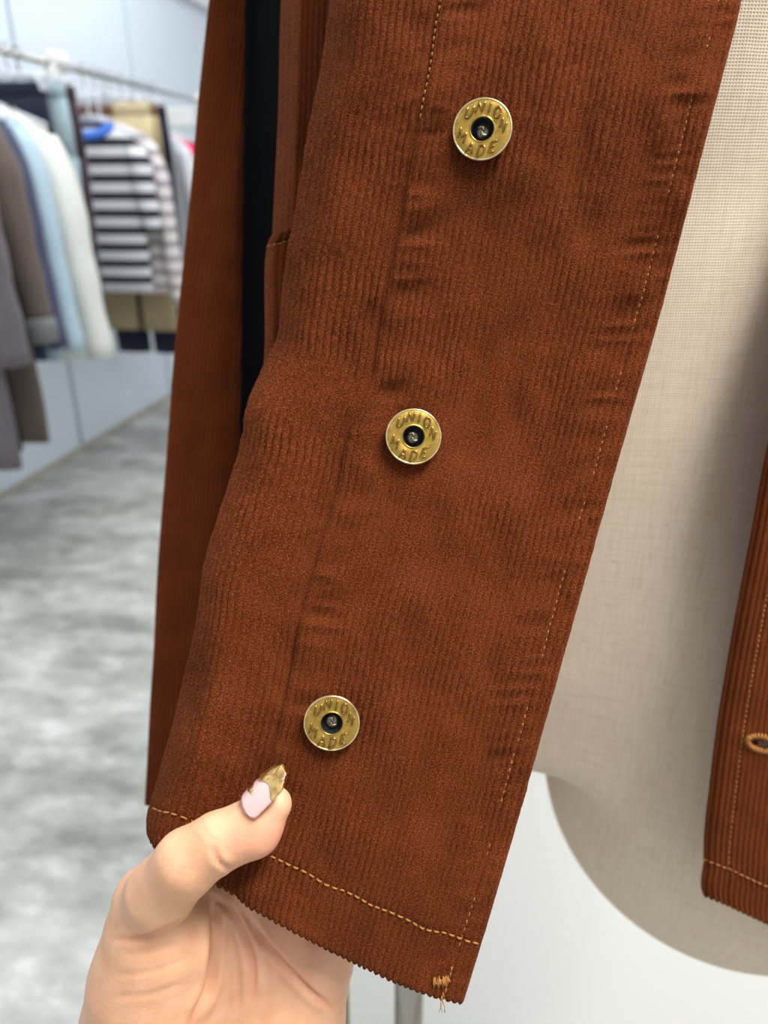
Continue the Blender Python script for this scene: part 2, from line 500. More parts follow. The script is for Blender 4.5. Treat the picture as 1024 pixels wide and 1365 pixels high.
at = me.attributes.new('blush', 'FLOAT', 'POINT'); at.data.foreach_set('value', blush.astype(np.float32))
hand = link('hand', me, SKIN); hand.location = hand_origin
tag(hand, 'bare left hand pinching the bottom corner of the rust corduroy jacket front', 'hand')

# thumbnail: a curved plate lying on the thumb's back, long with a gold foil tip
A0, A1 = cpt(322, 1108, .2200).astype(float), cpt(377, 1056, .2192).astype(float)
ax_t = (A1-A0)/np.linalg.norm(A1-A0)
nd = np.array([-0.66, -0.48, -0.56]); nd -= ax_t*np.dot(nd, ax_t); nd /= np.linalg.norm(nd)
sd = np.cross(ax_t, nd)
Ln = np.linalg.norm(A1-A0)
def nail_pt(t, q, lift=0.0):
    """t 0..1 from cuticle to free edge, q -1..1 across"""
    t = np.asarray(t, float); q = np.asarray(q, float)
    R = 0.0073-0.0010*t+0.0006*np.sin(t*3.14)
    half = 0.80*(1-0.10*t)*np.sqrt(np.clip(1-((0.12-np.minimum(t, 0.12))/0.135)**2, 0, 1))*(1-0.62*smooth(t, 0.70, 1.0)**1.5)
    ph = q*half
    along = 0.0076+t*0.0160
    p = A0+ax_t*along[..., None]+(R+lift)[..., None]*(np.cos(ph)[..., None]*nd+np.sin(ph)[..., None]*sd)
    return p
def nail_plate(t0, t1, lift, th, edge=None, nt=26, nq=17):
    tt, qq = np.meshgrid(np.linspace(0, 1, nt), np.linspace(-1, 1, nq), indexing='ij')
    lo = t0+(edge(qq) if edge else 0*qq)
    T = lo+(t1-lo)*tt
    top = nail_pt(T, qq, lift+0*T); bot = nail_pt(T, qq, lift-th+0*T)
    Fs = grid_faces(nt, nq); n = nt*nq
    ring = [i for i in range(nq)]+[r*nq+nq-1 for r in range(1, nt)]+[(nt-1)*nq+c for c in range(nq-2, -1, -1)]+[r*nq for r in range(nt-2, 0, -1)]
    side = [(ring[i], ring[(i+1) % len(ring)], ring[(i+1) % len(ring)]+n, ring[i]+n) for i in range(len(ring))]
    VV = np.concatenate([top.reshape(-1, 3), bot.reshape(-1, 3)])
    return VV, np.concatenate([Fs[:, ::-1], Fs+n, np.array(side)])
VV, FF = nail_plate(0, 0.985, 0.0004, 0.0007)
nail = link('thumbnail', np_mesh('thumbnail', c2w(VV)-hand_origin, FF), NAIL, hand); nail['label'] = 'long glossy pink thumbnail'
VV, FF = nail_plate(0.56, 1.0, 0.00065, 0.0010, lambda q: 0.07*np.sin(q*4+0.6)+0.05*q)
tip = link('gold_nail_tip', np_mesh('gold_nail_tip', c2w(VV)-hand_origin, FF), FOIL, nail); tip['label'] = 'gold foil tip of the thumbnail'
# foil fleck near the cuticle
tt, qq = np.meshgrid(np.linspace(0, 1, 12), np.linspace(0, 2*math.pi, 22), indexing='ij')
rr = 1+0.25*np.sin(qq*3+1)
VV = nail_pt(0.27+0.075*tt*rr*np.sin(qq), -0.45+0.42*tt*rr*np.cos(qq), 0.00062-0.00015*tt)
fl = link('gold_fleck', np_mesh('gold_fleck', c2w(VV.reshape(-1, 3))-hand_origin, grid_faces(12, 22)), FOIL, nail)

# ------------------------------------------------------------------ the jacket
JO = local(0.02, 0.36, 1.25)
jacket = empty('jacket', JO, 'rust brown corduroy work jacket hanging open on the linen dress form', 'jacket')

def grid_normals(Q):
    du = np.gradient(Q, axis=1); dv = np.gradient(Q, axis=0)
    n = np.cross(dv, du); n /= np.linalg.norm(n, axis=-1)[..., None]+1e-12
    flip = ((CAM-Q)*n).sum(-1).mean() < 0
    return -n if flip else n
def wale(u, N, sharp=0.55):
    return np.abs(np.sin(math.pi*u*N))**sharp
def coons(L, R, T, B, u, v):
    """L,R: functions of v -> (x,y); T,B of u"""
    l = L(v); r = R(v); t = T(u); b_ = B(u)
    c00, c10, c01, c11 = L(0.0), R(0.0), L(1.0), R(1.0)
    out = []
    for k in range(2):
        out.append((1-u)*l[k]+u*r[k]+(1-v)*t[k]+v*b_[k]
                   - ((1-u)*(1-v)*c00[k]+u*(1-v)*c10[k]+(1-u)*v*c01[k]+u*v*c11[k]))
    return out
def blur(A, it):
    for _ in range(it):
        p = np.pad(A, ((1, 1), (1, 1), (0, 0)), mode='reflect', reflect_type='odd')
        A = (p[:-2, 1:-1]+p[2:, 1:-1]+p[1:-1, :-2]+p[1:-1, 2:])/4
    return A
def sheet(name, Q, uv, thick, parent=jacket, material=CORD, hole=None):
    """cloth with a front, a back and closed edges"""
    nr, nc = Q.shape[:2]
    Fs = grid_faces(nr, nc)
    if hole is not None: Fs = Fs[~hole.reshape(-1)[Fs].all(1)]
    Qs = blur(Q, 14); n = blur(grid_normals(Qs), 10); n /= np.linalg.norm(n, axis=-1)[..., None]
    B = Qs-n*(thick+0.0004)
    i, j = nr//2, nc//2
    flip = np.dot(np.cross(Q[i, j+1]-Q[i, j], Q[i+1, j]-Q[i, j]), n[i, j]) < 0
    ri = np.unique(np.append(np.arange(0, nr, 4), nr-1)); ci = np.unique(np.append(np.arange(0, nc, 4), nc-1))
    Bc = B[np.ix_(ri, ci)]; uvc = uv[np.ix_(ri, ci)]
    Fb = grid_faces(len(ri), len(ci))[:, ::-1]
    if hole is not None: Fb = Fb[~hole[np.ix_(ri, ci)].reshape(-1)[Fb].any(1)]
    ring = [(0, c) for c in range(nc)]+[(r, nc-1) for r in range(1, nr)]+[(nr-1, c) for c in range(nc-2, -1, -1)]+[(r, 0) for r in range(nr-2, 0, -1)]
    ring = np.array(ring); n0 = nr*nc; n1 = n0+Bc.shape[0]*Bc.shape[1]; m_ = len(ring)
    k = np.arange(m_); k2 = (k+1) % m_
    fi = ring[:, 0]*nc+ring[:, 1]
    Fr = np.stack([fi[k2], fi[k], n1+k, n1+k2], 1)
    FF_ = np.concatenate([Fs, Fb+n0, Fr])
    if flip: FF_ = FF_[:, ::-1]
    VV_ = np.concatenate([Q.reshape(-1, 3), Bc.reshape(-1, 3), B[ring[:, 0], ring[:, 1]]])-JO
    UV_ = np.concatenate([uv.reshape(-1, 2), uvc.reshape(-1, 2), uv[ring[:, 0], ring[:, 1]]])
    return link(name, np_mesh(name, VV_, FF_, UV_), material, parent)

# --- placket side (picture left), pulled towards the lens by the hand
NW = 54
Lx = spl([-150, -60, 0, 56, 159, 240, 327, 404, 451, 494, 533, 579, 670, 762, 807, 853, 941, 990, 1045, 1101, 1112],
         [463, 449, 440, 434, 415, 402, 387, 376, 370, 350, 333, 325, 298, 271, 266, 258, 237, 224, 208, 196, 197])
Rx = spl([-40, 0, 136, 272, 408, 646, 895, 1000, 1100, 1231, 1336],
         [997, 989, 954, 918.5, 883, 815, 746, 716.5, 688.5, 650, 618])
Lf = lambda v: (Lx(-150+np.asarray(v)*1262), -150+np.asarray(v)*1262)
Rf = lambda v: (Rx(-40+np.asarray(v)*1376), -40+np.asarray(v)*1376)
Tf = lambda u: (463+np.asarray(u)*534, -150+np.asarray(u)*110)
hx_ = spl([0, .035, .09, .22, .33, .43, .53, .64, .71, .77, .84, .92, 1], [197, 204, 220, 295, 338, 381, 424, 469, 495, 522, 549, 582, 618])
hy_ = spl([0, .035, .09, .22, .33, .43, .53, .64, .71, .77, .84, .92, 1], [1112, 1126, 1142, 1182, 1208, 1233, 1257, 1279, 1291, 1304, 1316, 1327, 1336])
Bf = lambda u: (hx_(u), hy_(u))
CU, RV = 11, 560
ucol = np.linspace(0, 1, NW*CU+1); vrow = np.linspace(0, 1, RV)
U, Vv = np.meshgrid(ucol, vrow)
warp = lambda u: 0.80*u+0.20*(1.6*u**1.5-0.6*u**2.2)      # wales sit closer where the cloth turns away
S = warp(U)
px, py = coons(Lf, Rf, Tf, Bf, S, Vv)
zf = spl([0, .15, .3, .47, .72, .9, 1], [.2125, .2155, .2235, .2305, .2300, .2295, .2310])
Z = zf(Vv)+0.022*np.clip((0.13-S)/0.13, 0, 1)**2.2
Z += 0.0012*noise2(S*7, Vv*9, 3)*smooth(S, 0, 0.2)
Z += 0.0006*noise2(S*16+3, Vv*26, 5)
# sagging fold by the left edge
Z -= 0.0032*np.exp(-(((px-268)/24)**2+((py-835)/52)**2))
Z += 0.0050*np.exp(-(((px-248-0.15*(950-py))/20)**2+((py-925)/42)**2))
Z -= 0.0025*np.exp(-(((px-268+0.25*(py-1010))/16)**2+((py-1000)/60)**2))
# puckers along the two lines of stitching
vv = Vv*34
def pucker(seed, fr):
    n = noise2(Vv*fr+S*9, S*3.0+0*Vv, seed)
    return n*0.55+0.9*(0.35-np.abs(noise2(Vv*fr*1.15+S*7, S*4.0+0*Vv, seed+40)))
s_seam, s_edge, v_hem = 0.272, 0.94, 0.941
ridge = gauss(S, s_seam+0.055, 0.05)*smooth(S, s_seam-0.004, s_seam+0.02)
Z -= 0.0015*ridge*pucker(11, 50)*(0.5+0.5*smooth(Vv, 0.05, 0.3))
Z -= 0.0006*gauss(S, s_seam-0.03, 0.03)*pucker(12, 30)
Z -= 0.0010*gauss(S, s_edge-0.035, 0.05)*pucker(13, 62)
Z -= 0.0005*gauss(S, s_edge+0.03, 0.02)*pucker(14, 60)
base = P(px, py, Z)
nrm = blur(grid_normals(blur(base, 10)), 10); nrm /= np.linalg.norm(nrm, axis=-1)[..., None]
amp = 0.00092*(0.74+0.42*noise2(S*5+1, Vv*7, 21)+0.30*noise2(S*12, Vv*18, 22))
amp = np.clip(amp+0.00022*(1-smooth(S, 0.22, 0.30)), 0.00034, 0.00125)
amp = amp*(1+0.20*noise2(S*70, Vv*75, 23)+0.16*noise2(S*120, Vv*190, 24))
hgt = amp*wale(U+(0.12*noise2(S*14, Vv*40, 25)+0.05*noise2(S*50, Vv*130, 26))/NW, NW)
hgt += 0.0010*smooth(S, s_seam-0.001, s_seam+0.007)-0.0006*gauss(S, s_seam-0.003, 0.004)
hgt -= 0.0004*gauss(S, s_edge, 0.004)+0.0003*gauss(Vv, v_hem+0.028*np.exp(-S/0.13), 0.0022)
hgt -= 0.0011*np.clip((S-0.985)/0.015, 0, 1)**2
hgt -= 0.0003*smooth(Vv, 0.996, 1.0)
hgt += 0.00007*rng.normal(size=S.shape)
BTN = [(643.5, 174.5, 'top'), (551, 582.5, 'middle'), (442.5, 962, 'bottom')]
for bx, by, _ in BTN:
    r_ = np.hypot(px-bx, py-by)
    hgt -= 0.0009*np.exp(-(r_/44)**2)
    hgt += 0.0005*np.exp(-((r_-75)/26)**2)*(0.5+0.5*noise2(np.arctan2(py-by, px-bx)*2.5+9, r_*0.01, 31))
Qp = base+nrm*hgt[..., None]
# scalloped cut end of each wale
Qp[-1] += (Qp[-1]-Qp[-2])*(1.0*wale(U[-1], NW, 0.8)-0.3)[:, None]
# the cloth gives way under the thumb
Qc = (Qp-CAM)@cam_axes.T
i1 = np.where((py > 960).any(1))[0][0]; j1 = np.where((px[i1:] < 450).any(0))[0][-1]
blk = Qc[i1:, :j1].astype(np.float32); z0_ = blk[..., 2].copy()
for _ in range(6):
    blk[..., 2] += np.clip(0.0003-thumb_d(blk), 0, 1)
need = blk[..., 2]-z0_; soft = need.copy()
for _ in range(60):      # a soft dent round the thumb instead of a sharp one
    p_ = np.pad(soft, 1, mode='edge')
    soft = np.maximum(need, (p_[:-2, 1:-1]+p_[2:, 1:-1]+p_[1:-1, :-2]+p_[1:-1, 2:]+2*soft)/6*0.995)
Qc[i1:, :j1, 2] = z0_+soft
Qp = CAM+Qc@cam_axes
uvp = np.stack([U*0.118, Vv*0.32], -1)
sheet('front_panel', Qp, uvp, 0.0016)
# the same front going on up to the chest
ue = np.linspace(0, 1, NW*6+1); ve = np.linspace(0, 1, 40)
UE, VE = np.meshgrid(ue, ve)
SE = warp(UE)
ex = (463+SE*534)*VE+(500+SE*560)*(1-VE); ey = (-149+SE*110)*VE+(-640+SE*40)*(1-VE)
Qe = P(ex, ey, 0.2128+0.012*(1-VE)+0.022*np.clip((0.13-SE)/0.13, 0, 1)**2.2); ne = grid_normals(Qe)
Qe = Qe+ne*(0.0006*wale(UE, NW)-0.0006)[..., None]
sheet('upper_front', Qe, np.stack([UE*0.118, VE*0.12], -1), 0.0016)
def at_panel(s, v, lift=0.0):
    """point on the panel surface"""
    u = np.interp(s, warp(ucol), ucol)
    j = u*(len(ucol)-1); i = v*(RV-1)
    j0 = int(min(j, len(ucol)-2)); i0 = int(min(i, RV-2)); fj, fi = j-j0, i-i0
    q = (Qp[i0, j0]*(1-fj)+Qp[i0, j0+1]*fj)*(1-fi)+(Qp[i0+1, j0]*(1-fj)+Qp[i0+1, j0+1]*fj)*fi
    return q+nrm[i0, j0]*lift

def stitches(name, pathfn, t0, t1, n, parent=jacket, rad=0.00032, fill=0.62, mat_=THREAD, skip=None):
    b = MB()
    ts = np.linspace(t0, t1, n+1)
    for a, c in zip(ts[:-1], ts[1:]):
        if skip and skip((a+c)/2): continue
        e = a+(c-a)*fill
        p0, pm_, p1 = pathfn(a, 0.0), pathfn((a+e)/2, 0.00035), pathfn(e, 0.0)
        b.tube([p0-JO, p0*0.6+pm_*0.4-JO+(pm_-(p0+p1)/2)*0.5, pm_-JO, p1*0.6+pm_*0.4-JO+(pm_-(p0+p1)/2)*0.5, p1-JO],
               [rad*0.5, rad, rad, rad, rad*0.5], 6)
    o = b.build(name, mat_, parent); o['kind'] = 'stuff'; return o
stitches('hem_stitching', lambda t, l: at_panel(t, v_hem+0.028*math.exp(-t/0.13)+0.001*math.sin(t*40), -0.00002+l*1.1), 0.02, 0.995, 42, fill=0.68)
stitches('edge_stitching', lambda t, l: at_panel(s_edge+0.002*math.sin(t*30), t, -0.00014+l*0.5), 0.02, 0.975, 130, rad=0.00021, fill=0.5, skip=lambda t: math.sin(t*97)+math.sin(t*41+1) < -0.2)
stitches('placket_stitching', lambda t, l: at_panel(s_seam, t, -0.00002+l), 0.06, 0.215, 20, rad=0.0003, fill=0.6)
# bar tack and loose ends at the bottom corner
b = MB()
for k in range(17):
    s0 = 0.893+0.042*k/16+0.003*math.sin(k*3.7)
    dv_ = 0.0035+0.002*math.sin(k*2.3); vm = 0.9865-0.006*(k/16)
    p0 = at_panel(s0, vm-dv_, 0.0002); p1 = at_panel(s0+0.008, vm+dv_, 0.0003)
    b.tube([p0-JO, (p0+p1)/2-JO-fw*0.0004, p1-JO], [0.00018, 0.00026, 0.00018], 6)
for k in range(6):
    p0 = at_panel(0.934+0.004*math.sin(k*2), 0.968+0.005*k, 0.0001); p1 = at_panel(0.939, 0.973+0.005*k, 0.0003)
    b.tube([p0-JO, p1-JO], 0.00022, 6)
for k in range(4):
    p0 = at_panel(0.93, 0.995, 0.0004)-JO
    q = [p0+(-up*0.0016*i+rt*0.0006*math.sin(k*2+i*0.8)*i*0.6-fw*0.0002*i) for i in range(4)]
    b.tube(q, [0.00012, 0.0001, 0.0001, 0.00006], 5)
o = b.build('bar_tack', THREAD, jacket); o['label'] = 'frayed ochre bar tack'

# --- buttons
GLYPH = {  # strokes in a unit cell, x 0..1, y 0..1
    'U': [[(0, 1)]+[(.48+.48*math.cos(a_), .42+.42*math.sin(a_)) for a_ in np.linspace(math.pi, 2*math.pi, 11)]+[(.96, 1)]],
    'N': [[(0, 0), (0, 1), (.95, 0), (.95, 1)]],
    'I': [[(.5, 0), (.5, 1)]],
    'O': [[(.5+.5*math.cos(a_), .5+.5*math.sin(a_)) for a_ in np.linspace(0, 2*math.pi, 21)]],
    'M': [[(0, 0), (0, 1), (.5, .3), (1, 1), (1, 0)]],
    'A': [[(0, 0), (.5, 1), (1, 0)], [(.2, .36), (.8, .36)]],
    'D': [[(0, 0), (0, 1)]+[(.35+.6*math.cos(a_), .5+.5*math.sin(a_)) for a_ in np.linspace(1.5, -1.5, 13)]+[(0, 0)]],
    'E': [[(.9, 1), (0, 1), (0, 0), (.9, 0)], [(0, .52), (.75, .52)]]}
WORD = [('U', 131, 1), ('N', 98, 1), ('I', 72, 1), ('O', 46, 1), ('N', 9, 1), ('M', 196, -1), ('A', 238, -1), ('D', 271, -1), ('E', 304, -1)]
BR = 0.00850
def dens(ps, n=5):
    out = []
    for a, c in zip(ps[:-1], ps[1:]):
        for i in range(n): out.append((a[0]+(c[0]-a[0])*i/n, a[1]+(c[1]-a[1])*i/n))
    return out+[ps[-1]]
def face_h(r):   # height of the dished brass face
    x = (r-0.0036)/(0.0079-0.0036)
    return 0.00155+0.00028*math.sin(max(0, min(1, x))*math.pi)
letter_mesh = {}
for i, (ch, ang, sgn) in enumerate(WORD):
    a = math.radians(ang)
    cx, cy = 0.0059*math.cos(a), 0.0059*math.sin(a)
    tx, ty = (math.sin(a), -math.cos(a)) if sgn > 0 else (-math.sin(a), math.cos(a))
    kb = 0.25 if ch == 'U' else (0.42 if ch == 'E' else 0.58)
    bx, by = kb*tx+1-kb, kb*ty
    l = math.hypot(bx, by); bx, by = bx/l, by/l
    lean = math.radians(16)
    ux, uy = math.sin(lean), math.cos(lean)
    w, h = (0.00185 if ch != 'I' else 0.0012), (0.0033 if ch == 'U' else 0.0030)
    if ch == 'M': w = 0.0023
    b = MB()
    for st in GLYPH[ch]:
        q = []
        for gx, gy in dens(st, 4 if len(st) < 6 else 2):
            x = cx+bx*(gx-.5)*w+ux*(gy-.5)*h; y = cy+by*(gx-.5)*w+uy*(gy-.5)*h
            q.append((x, y, face_h(math.hypot(x, y))+0.00016))
        b.tube(q, 0.00031, 8)
    me = bpy.data.meshes.new('raised_letter'); me.from_pydata(b.v, [], b.f); me.update()
    me.materials.append(BRASS_LETTER); me.polygons.foreach_set('use_smooth', np.ones(len(me.polygons), bool))
    letter_mesh[i] = me
b = MB(); b.lathe([(0.0081, 0.0003), (0.0081, 0.0013), (0.0079, 0.00155)]+[(r, face_h(r)) for r in np.linspace(0.0078, 0.0037, 12)] +
                  [(0.0036, 0.00165), (0.00345, 0.0018), (0.0033, 0.0017), (0.0032, 0.0013)], 64)
face_me = bpy.data.meshes.new('button'); face_me.from_pydata(b.v, [], b.f); face_me.materials.append(BRASS)
b = MB(); b.lathe([(0.0079, 0.00150), (0.00805, 0.00172), (0.00832, 0.00170), (0.0085, 0.0014), (0.0085, 0.0009), (0.0082, 0.0004), (0.0055, 0.0), (0.0040, -0.0008), (0.0036, -0.0028)], 64)
rim_me = bpy.data.meshes.new('button_rim'); rim_me.from_pydata(b.v, [], b.f); rim_me.materials.append(BRASS_RIM)
b = MB(); b.lathe([(0.00325, 0.00160), (0.00310, 0.0014), (0.0030, 0.0002), (0.0027, -0.0014), (0.0016, -0.0017), (0.0001, -0.0017)], 48)
sock_me = bpy.data.meshes.new('socket'); sock_me.from_pydata(b.v, [], b.f); sock_me.materials.append(SOCKET)
b = MB(); b.lathe([(0.0019, -0.0017), (0.0019, -0.0008), (0.0015, -0.0004), (0.0001, -0.0003)], 24)
for sgn in (1, -1):   # the two curled prongs of the rivet
    q = [(sgn*(0.00012+0.0014*k/8)*math.cos(2.2*k/8+0.5), sgn*(0.00012+0.0014*k/8)*math.sin(2.2*k/8+0.5)*1.2, -0.0001-0.00004*k) for k in range(9)]
    b.tube(q, [0.0004+0.00018*math.sin(k/8*3.1) for k in range(9)], 8)
rivet_me = bpy.data.meshes.new('rivet'); rivet_me.from_pydata(b.v, [], b.f); rivet_me.materials.append(RIVET)
for m_ in (face_me, rim_me, sock_me, rivet_me):
    m_.update(); m_.polygons.foreach_set('use_smooth', np.ones(len(m_.polygons), bool))
def mk(name, me, parent):
    o = bpy.data.objects.new(name, me); COL.objects.link(o); o.parent = parent; return o
for (bx, by, which), (tx, ty, roll, D) in zip(BTN, ((-0.10, 0.02, -4, 0), (0.0, -0.02, 0, 0), (0.03, -0.05, 3, 0))):
    k = np.argmin((px-bx)**2+(py-by)**2); i, j = np.unravel_index(k, px.shape)
    zc = (Qp[i, j]-CAM)@fw-0.0022
    pos = P(bx, by, zc)
    # flat to the cloth with its own slight tilt
    nz = nrm[max(0, i-18):i+18, max(0, j-60):j+60].reshape(-1, 3).mean(0); nz = nz+rt*tx+up*ty; nz /= np.linalg.norm(nz)
    yx = up-nz*np.dot(up, nz); yx /= np.linalg.norm(yx); xx = np.cross(yx, nz)
    o = mk('button', face_me, jacket)
    M = Matrix(((xx[0], yx[0], nz[0], pos[0]-JO[0]), (xx[1], yx[1], nz[1], pos[1]-JO[1]), (xx[2], yx[2], nz[2], pos[2]-JO[2]), (0, 0, 0, 1)))
    o.matrix_local = M @ Matrix.Rotation(math.radians(roll), 4, 'Z')
    o['label'] = 'round brass tack button, the %s one of three' % which
    mk('button_rim', rim_me, o); mk('socket', sock_me, o); mk('rivet', rivet_me, o)
    for q in range(len(WORD)): mk('raised_letter', letter_mesh[q], o)

# --- body front beyond the fold, with its pocket
NB = 16
u2 = np.linspace(0, 1, NB*8+1); v2 = np.linspace(0, 1, 200)
U2, V2 = np.meshgrid(u2, v2)
bl = spl([-700, -80, 0, 150, 300, 480, 700], [470, 380, 375, 371, 364, 356, 320])
yy = -700+V2*1400
bxp = bl(yy)+U2*120
bz = 0.286+0.03*np.clip((0.30-U2)/0.30, 0, 1)**2*np.clip(1.4-V2*0.9, 0, 1)-0.004*gauss(U2, 0.2, 0.06)*(1-smooth(V2, 0.62, 0.72))
bz -= 0.006*U2
Qb = P(bxp, yy, bz); nb = grid_normals(Qb)
Qb = Qb+nb*(0.00035*2.0*wale(U2, NB))[..., None]
sheet('body_front', Qb, np.stack([U2*0.034, V2*0.42], -1), 0.0016)
NP_ = 13
u3 = np.linspace(0, 1, NP_*8+1); v3 = np.linspace(0, 1, 90)
U3, V3 = np.meshgrid(u3, v3)
ply = spl([0, .05, .5, 1], [314, 322, 490, 700])
plx = spl([0, .05, .5, 1], [362, 358, 351, 316])
pyy = ply(V3)-(1-V3)*U3*34
pxx = plx(V3)+U3*118
pz = 0.2795-0.006*U3+0.012*np.clip((0.10-U3)/0.10, 0, 1)**2+0.0008*gauss(V3, 0.075, 0.012)-0.0012*smooth(V3, 0.10, 0.0)
Qk = P(pxx, pyy, pz); nk = grid_normals(Qk)
Qk = Qk+nk*(0.0006*wale(U3, NP_))[..., None]
o = sheet('pocket', Qk, np.stack([U3*0.033, V3*0.11], -1), 0.0018); o['label'] = 'patch pocket with a turned top edge'
b = MB()
for k in range(16):
    i = 8
    j0, j1 = int(k*6.2)+2, int(k*6.2)+6
    b.tube([Qk[i, j0]-JO+nk[i, j0]*0.0001, Qk[i, (j0+j1)//2]-JO+nk[i, j0]*0.0004, Qk[i, j1]-JO+nk[i, j1]*0.0001], 0.0002, 5)
o = b.build('pocket_stitching', THREAD, jacket); o['kind'] = 'stuff'

# --- near-black sheet added for the shade between sleeve and body
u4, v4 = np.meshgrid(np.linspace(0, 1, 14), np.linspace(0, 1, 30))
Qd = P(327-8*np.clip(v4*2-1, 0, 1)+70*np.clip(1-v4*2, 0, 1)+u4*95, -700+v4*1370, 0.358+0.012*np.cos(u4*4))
o = sheet('gap_shade_sheet', Qd, np.stack([u4, v4], -1), 0.002, material=GAP_SHADE); o['label'] = 'near black sheet standing in for shade in the gap beside the sleeve'

# --- sleeve hanging behind at the picture's left
NS = 80
def girth_angles(n, a, b_):
    t = np.linspace(0, 2*math.pi, 4001); x = a*np.cos(t); y = b_*np.sin(t)
    L = np.concatenate([[0], np.cumsum(np.hypot(np.diff(x), np.diff(y)))])
    return np.interp(np.linspace(0, L[-1], n, endpoint=False), L, t)
SA, SB = 0.040, 0.0085
th = girth_angles(NS*8, SA, SB); vs = np.linspace(0, 1, 200)
TH, VS = np.meshgrid(th, vs); GU = np.broadcast_to(np.arange(NS*8)/(NS*8), TH.shape)
sl = spl([-700, -300, -90, 0, 129, 301, 451, 480, 632, 747, 861, 947, 1017, 1069],
         [400, 322, 294, 285, 271, 256, 240, 237, 224, 214, 208, 203, 200, 197.5])
ys = -700+VS*1769
zc = 0.400
al = np.radians(66+4*np.sin(VS*9))
hw = np.sqrt((SA*np.sin(al))**2+(SB*np.cos(al))**2)
cen = P(sl(ys), ys, np.full_like(ys, zc-SA*0.3))+rt*hw[..., None]+fw*(SA*0.3)
ax1 = rt*np.sin(al)[..., None]+fw*np.cos(al)[..., None]      # broad axis: left edge near, right edge deeper
ax2 = rt*np.cos(al)[..., None]-fw*np.sin(al)[..., None]
cx_, sy_ = np.cos(TH), np.sin(TH)
fold = 0.0020*noise2(cx_*3+5, VS*11, 41)+0.0012*noise2(cx_*6, VS*26, 42)
Qs = cen+ax1*(SA*cx_)[..., None]+ax2*(SB*sy_+fold)[..., None]
nn_ = ax1*(cx_/SA)[..., None]+ax2*(sy_/SB)[..., None]; nn_ /= np.linalg.norm(nn_, axis=-1)[..., None]
Qs = Qs+nn_*(0.0011*wale(GU, NS))[..., None]
uvs = np.stack([GU*0.19, VS*0.70], -1)
o = link('sleeve', np_mesh('sleeve', Qs.reshape(-1, 3)-JO, grid_faces(200, NS*8, True), uvs.reshape(-1, 2)), CORD, jacket)
m = o.modifiers.new('cloth_thickness', 'SOLIDIFY'); m.thickness = 0.0016; m.offset = -1

# --- buttonhole side (picture right)
NR = 58
CUr = 8
u5 = np.linspace(0, 1, NR*CUr+1); v5 = np.linspace(0, 1, 520)
U5, V5 = np.meshgrid(u5, v5)
rlx = spl([-400, 0, 380, 500, 590, 712, 843, 964, 1045, 1116, 1150, 1187, 1192], [1268, 1170, 1076, 1046, 1024, 1001, 976, 956, 946, 938.5, 937.5, 936, 938])
Lr = lambda v: (rlx(-400+np.asarray(v)*1592), -400+np.asarray(v)*1592)
Rr = lambda v: (1600-np.asarray(v)*260, -340+np.asarray(v)*1710)
Tr = lambda u: (1268+np.asarray(u)*332, -400+np.asarray(u)*60)
hr = spl([0, .11, .215, 1], [1192, 1212, 1232, 1370])
Br = lambda u: (938+np.asarray(u)*402, hr(u))
rx, ry = coons(Lr, Rr, Tr, Br, U5, V5)
W5 = np.clip((V5-0.49)/0.51, 0, 1)
rz = 0.262+0.062*W5**1.1+0.03*U5**2+0.0035*np.clip((0.05-U5)/0.05, 0, 1)**2
se5, vh5 = 0.082, 0.971
rz -= 0.0007*gauss(U5, se5, 0.03)*noise2(V5*80+U5*5, U5*3, 51)+0.0008*noise2(U5*8, V5*8, 52)
Qr = P(rx, ry, rz); n5 = blur(grid_normals(Qr), 8)
h5 = 0.0009*(0.75+0.3*noise2(U5*9, V5*9, 53))*wale(U5, NR)-0.0004*gauss(U5, se5, 0.004)-0.0004*gauss(V5, vh5, 0.003)
Qr = Qr+n5*h5[..., None]
Qr[-1] += (Qr[-1]-Qr[-2])*(0.5*wale(U5[-1], NR, 0.8)-0.1)[:, None]
hxp, hyp = 1017, 992
d1, d2 = (rx-hxp)*0.97+(ry-hyp)*0.25, -(rx-hxp)*0.25+(ry-hyp)*0.97
hole = (np.abs(d1/17)**2+np.abs(d2/6.0)**2) < 1
sheet('opposite_front_panel', Qr, np.stack([U5*0.12, V5*0.56], -1), 0.0016, hole=hole)['label'] = 'opposite front edge with a stitched buttonhole'
def at_right(u, v, lift):
    i, j = int(v*519), int(u*(len(u5)-1)); return Qr[i, j]+n5[i, j]*lift
stitches('hem_stitching', lambda t, l: at_right(t, vh5, 0.0002+l), 0.004, 0.5, 26, fill=0.65)
stitches('edge_stitching', lambda t, l: at_right(se5, t, 0.0001+l*0.5), 0.55, 0.968, 100, rad=0.00024, fill=0.5)
b = MB(); nst = 30
for k in range(nst):
    a = 2*math.pi*k/nst
    def hp(rad1, rad2, aa):
        ox, oy = rad1*math.cos(aa), rad2*math.sin(aa)
        X, Y = hxp+ox*0.97-oy*0.25, hyp+ox*0.25+oy*0.97
        q = np.argmin((rx-X)**2+(ry-Y)**2); i, j = np.unravel_index(q, rx.shape)
        return P(X, Y, (Qr[i, j]-CAM)@fw-0.0006)
    p0, p1 = hp(16.5, 6.0, a), hp(24, 13, a+0.16)
    b.tube([p0-JO+fw*0.0006, (p0+p1)/2-JO-fw*0.0004, p1-JO+fw*0.0005], [0.0004, 0.00055, 0.0004], 6)
o = b.build('buttonhole_stitching', THREAD, jacket); o['label'] = 'ochre keyhole stitching around the buttonhole'

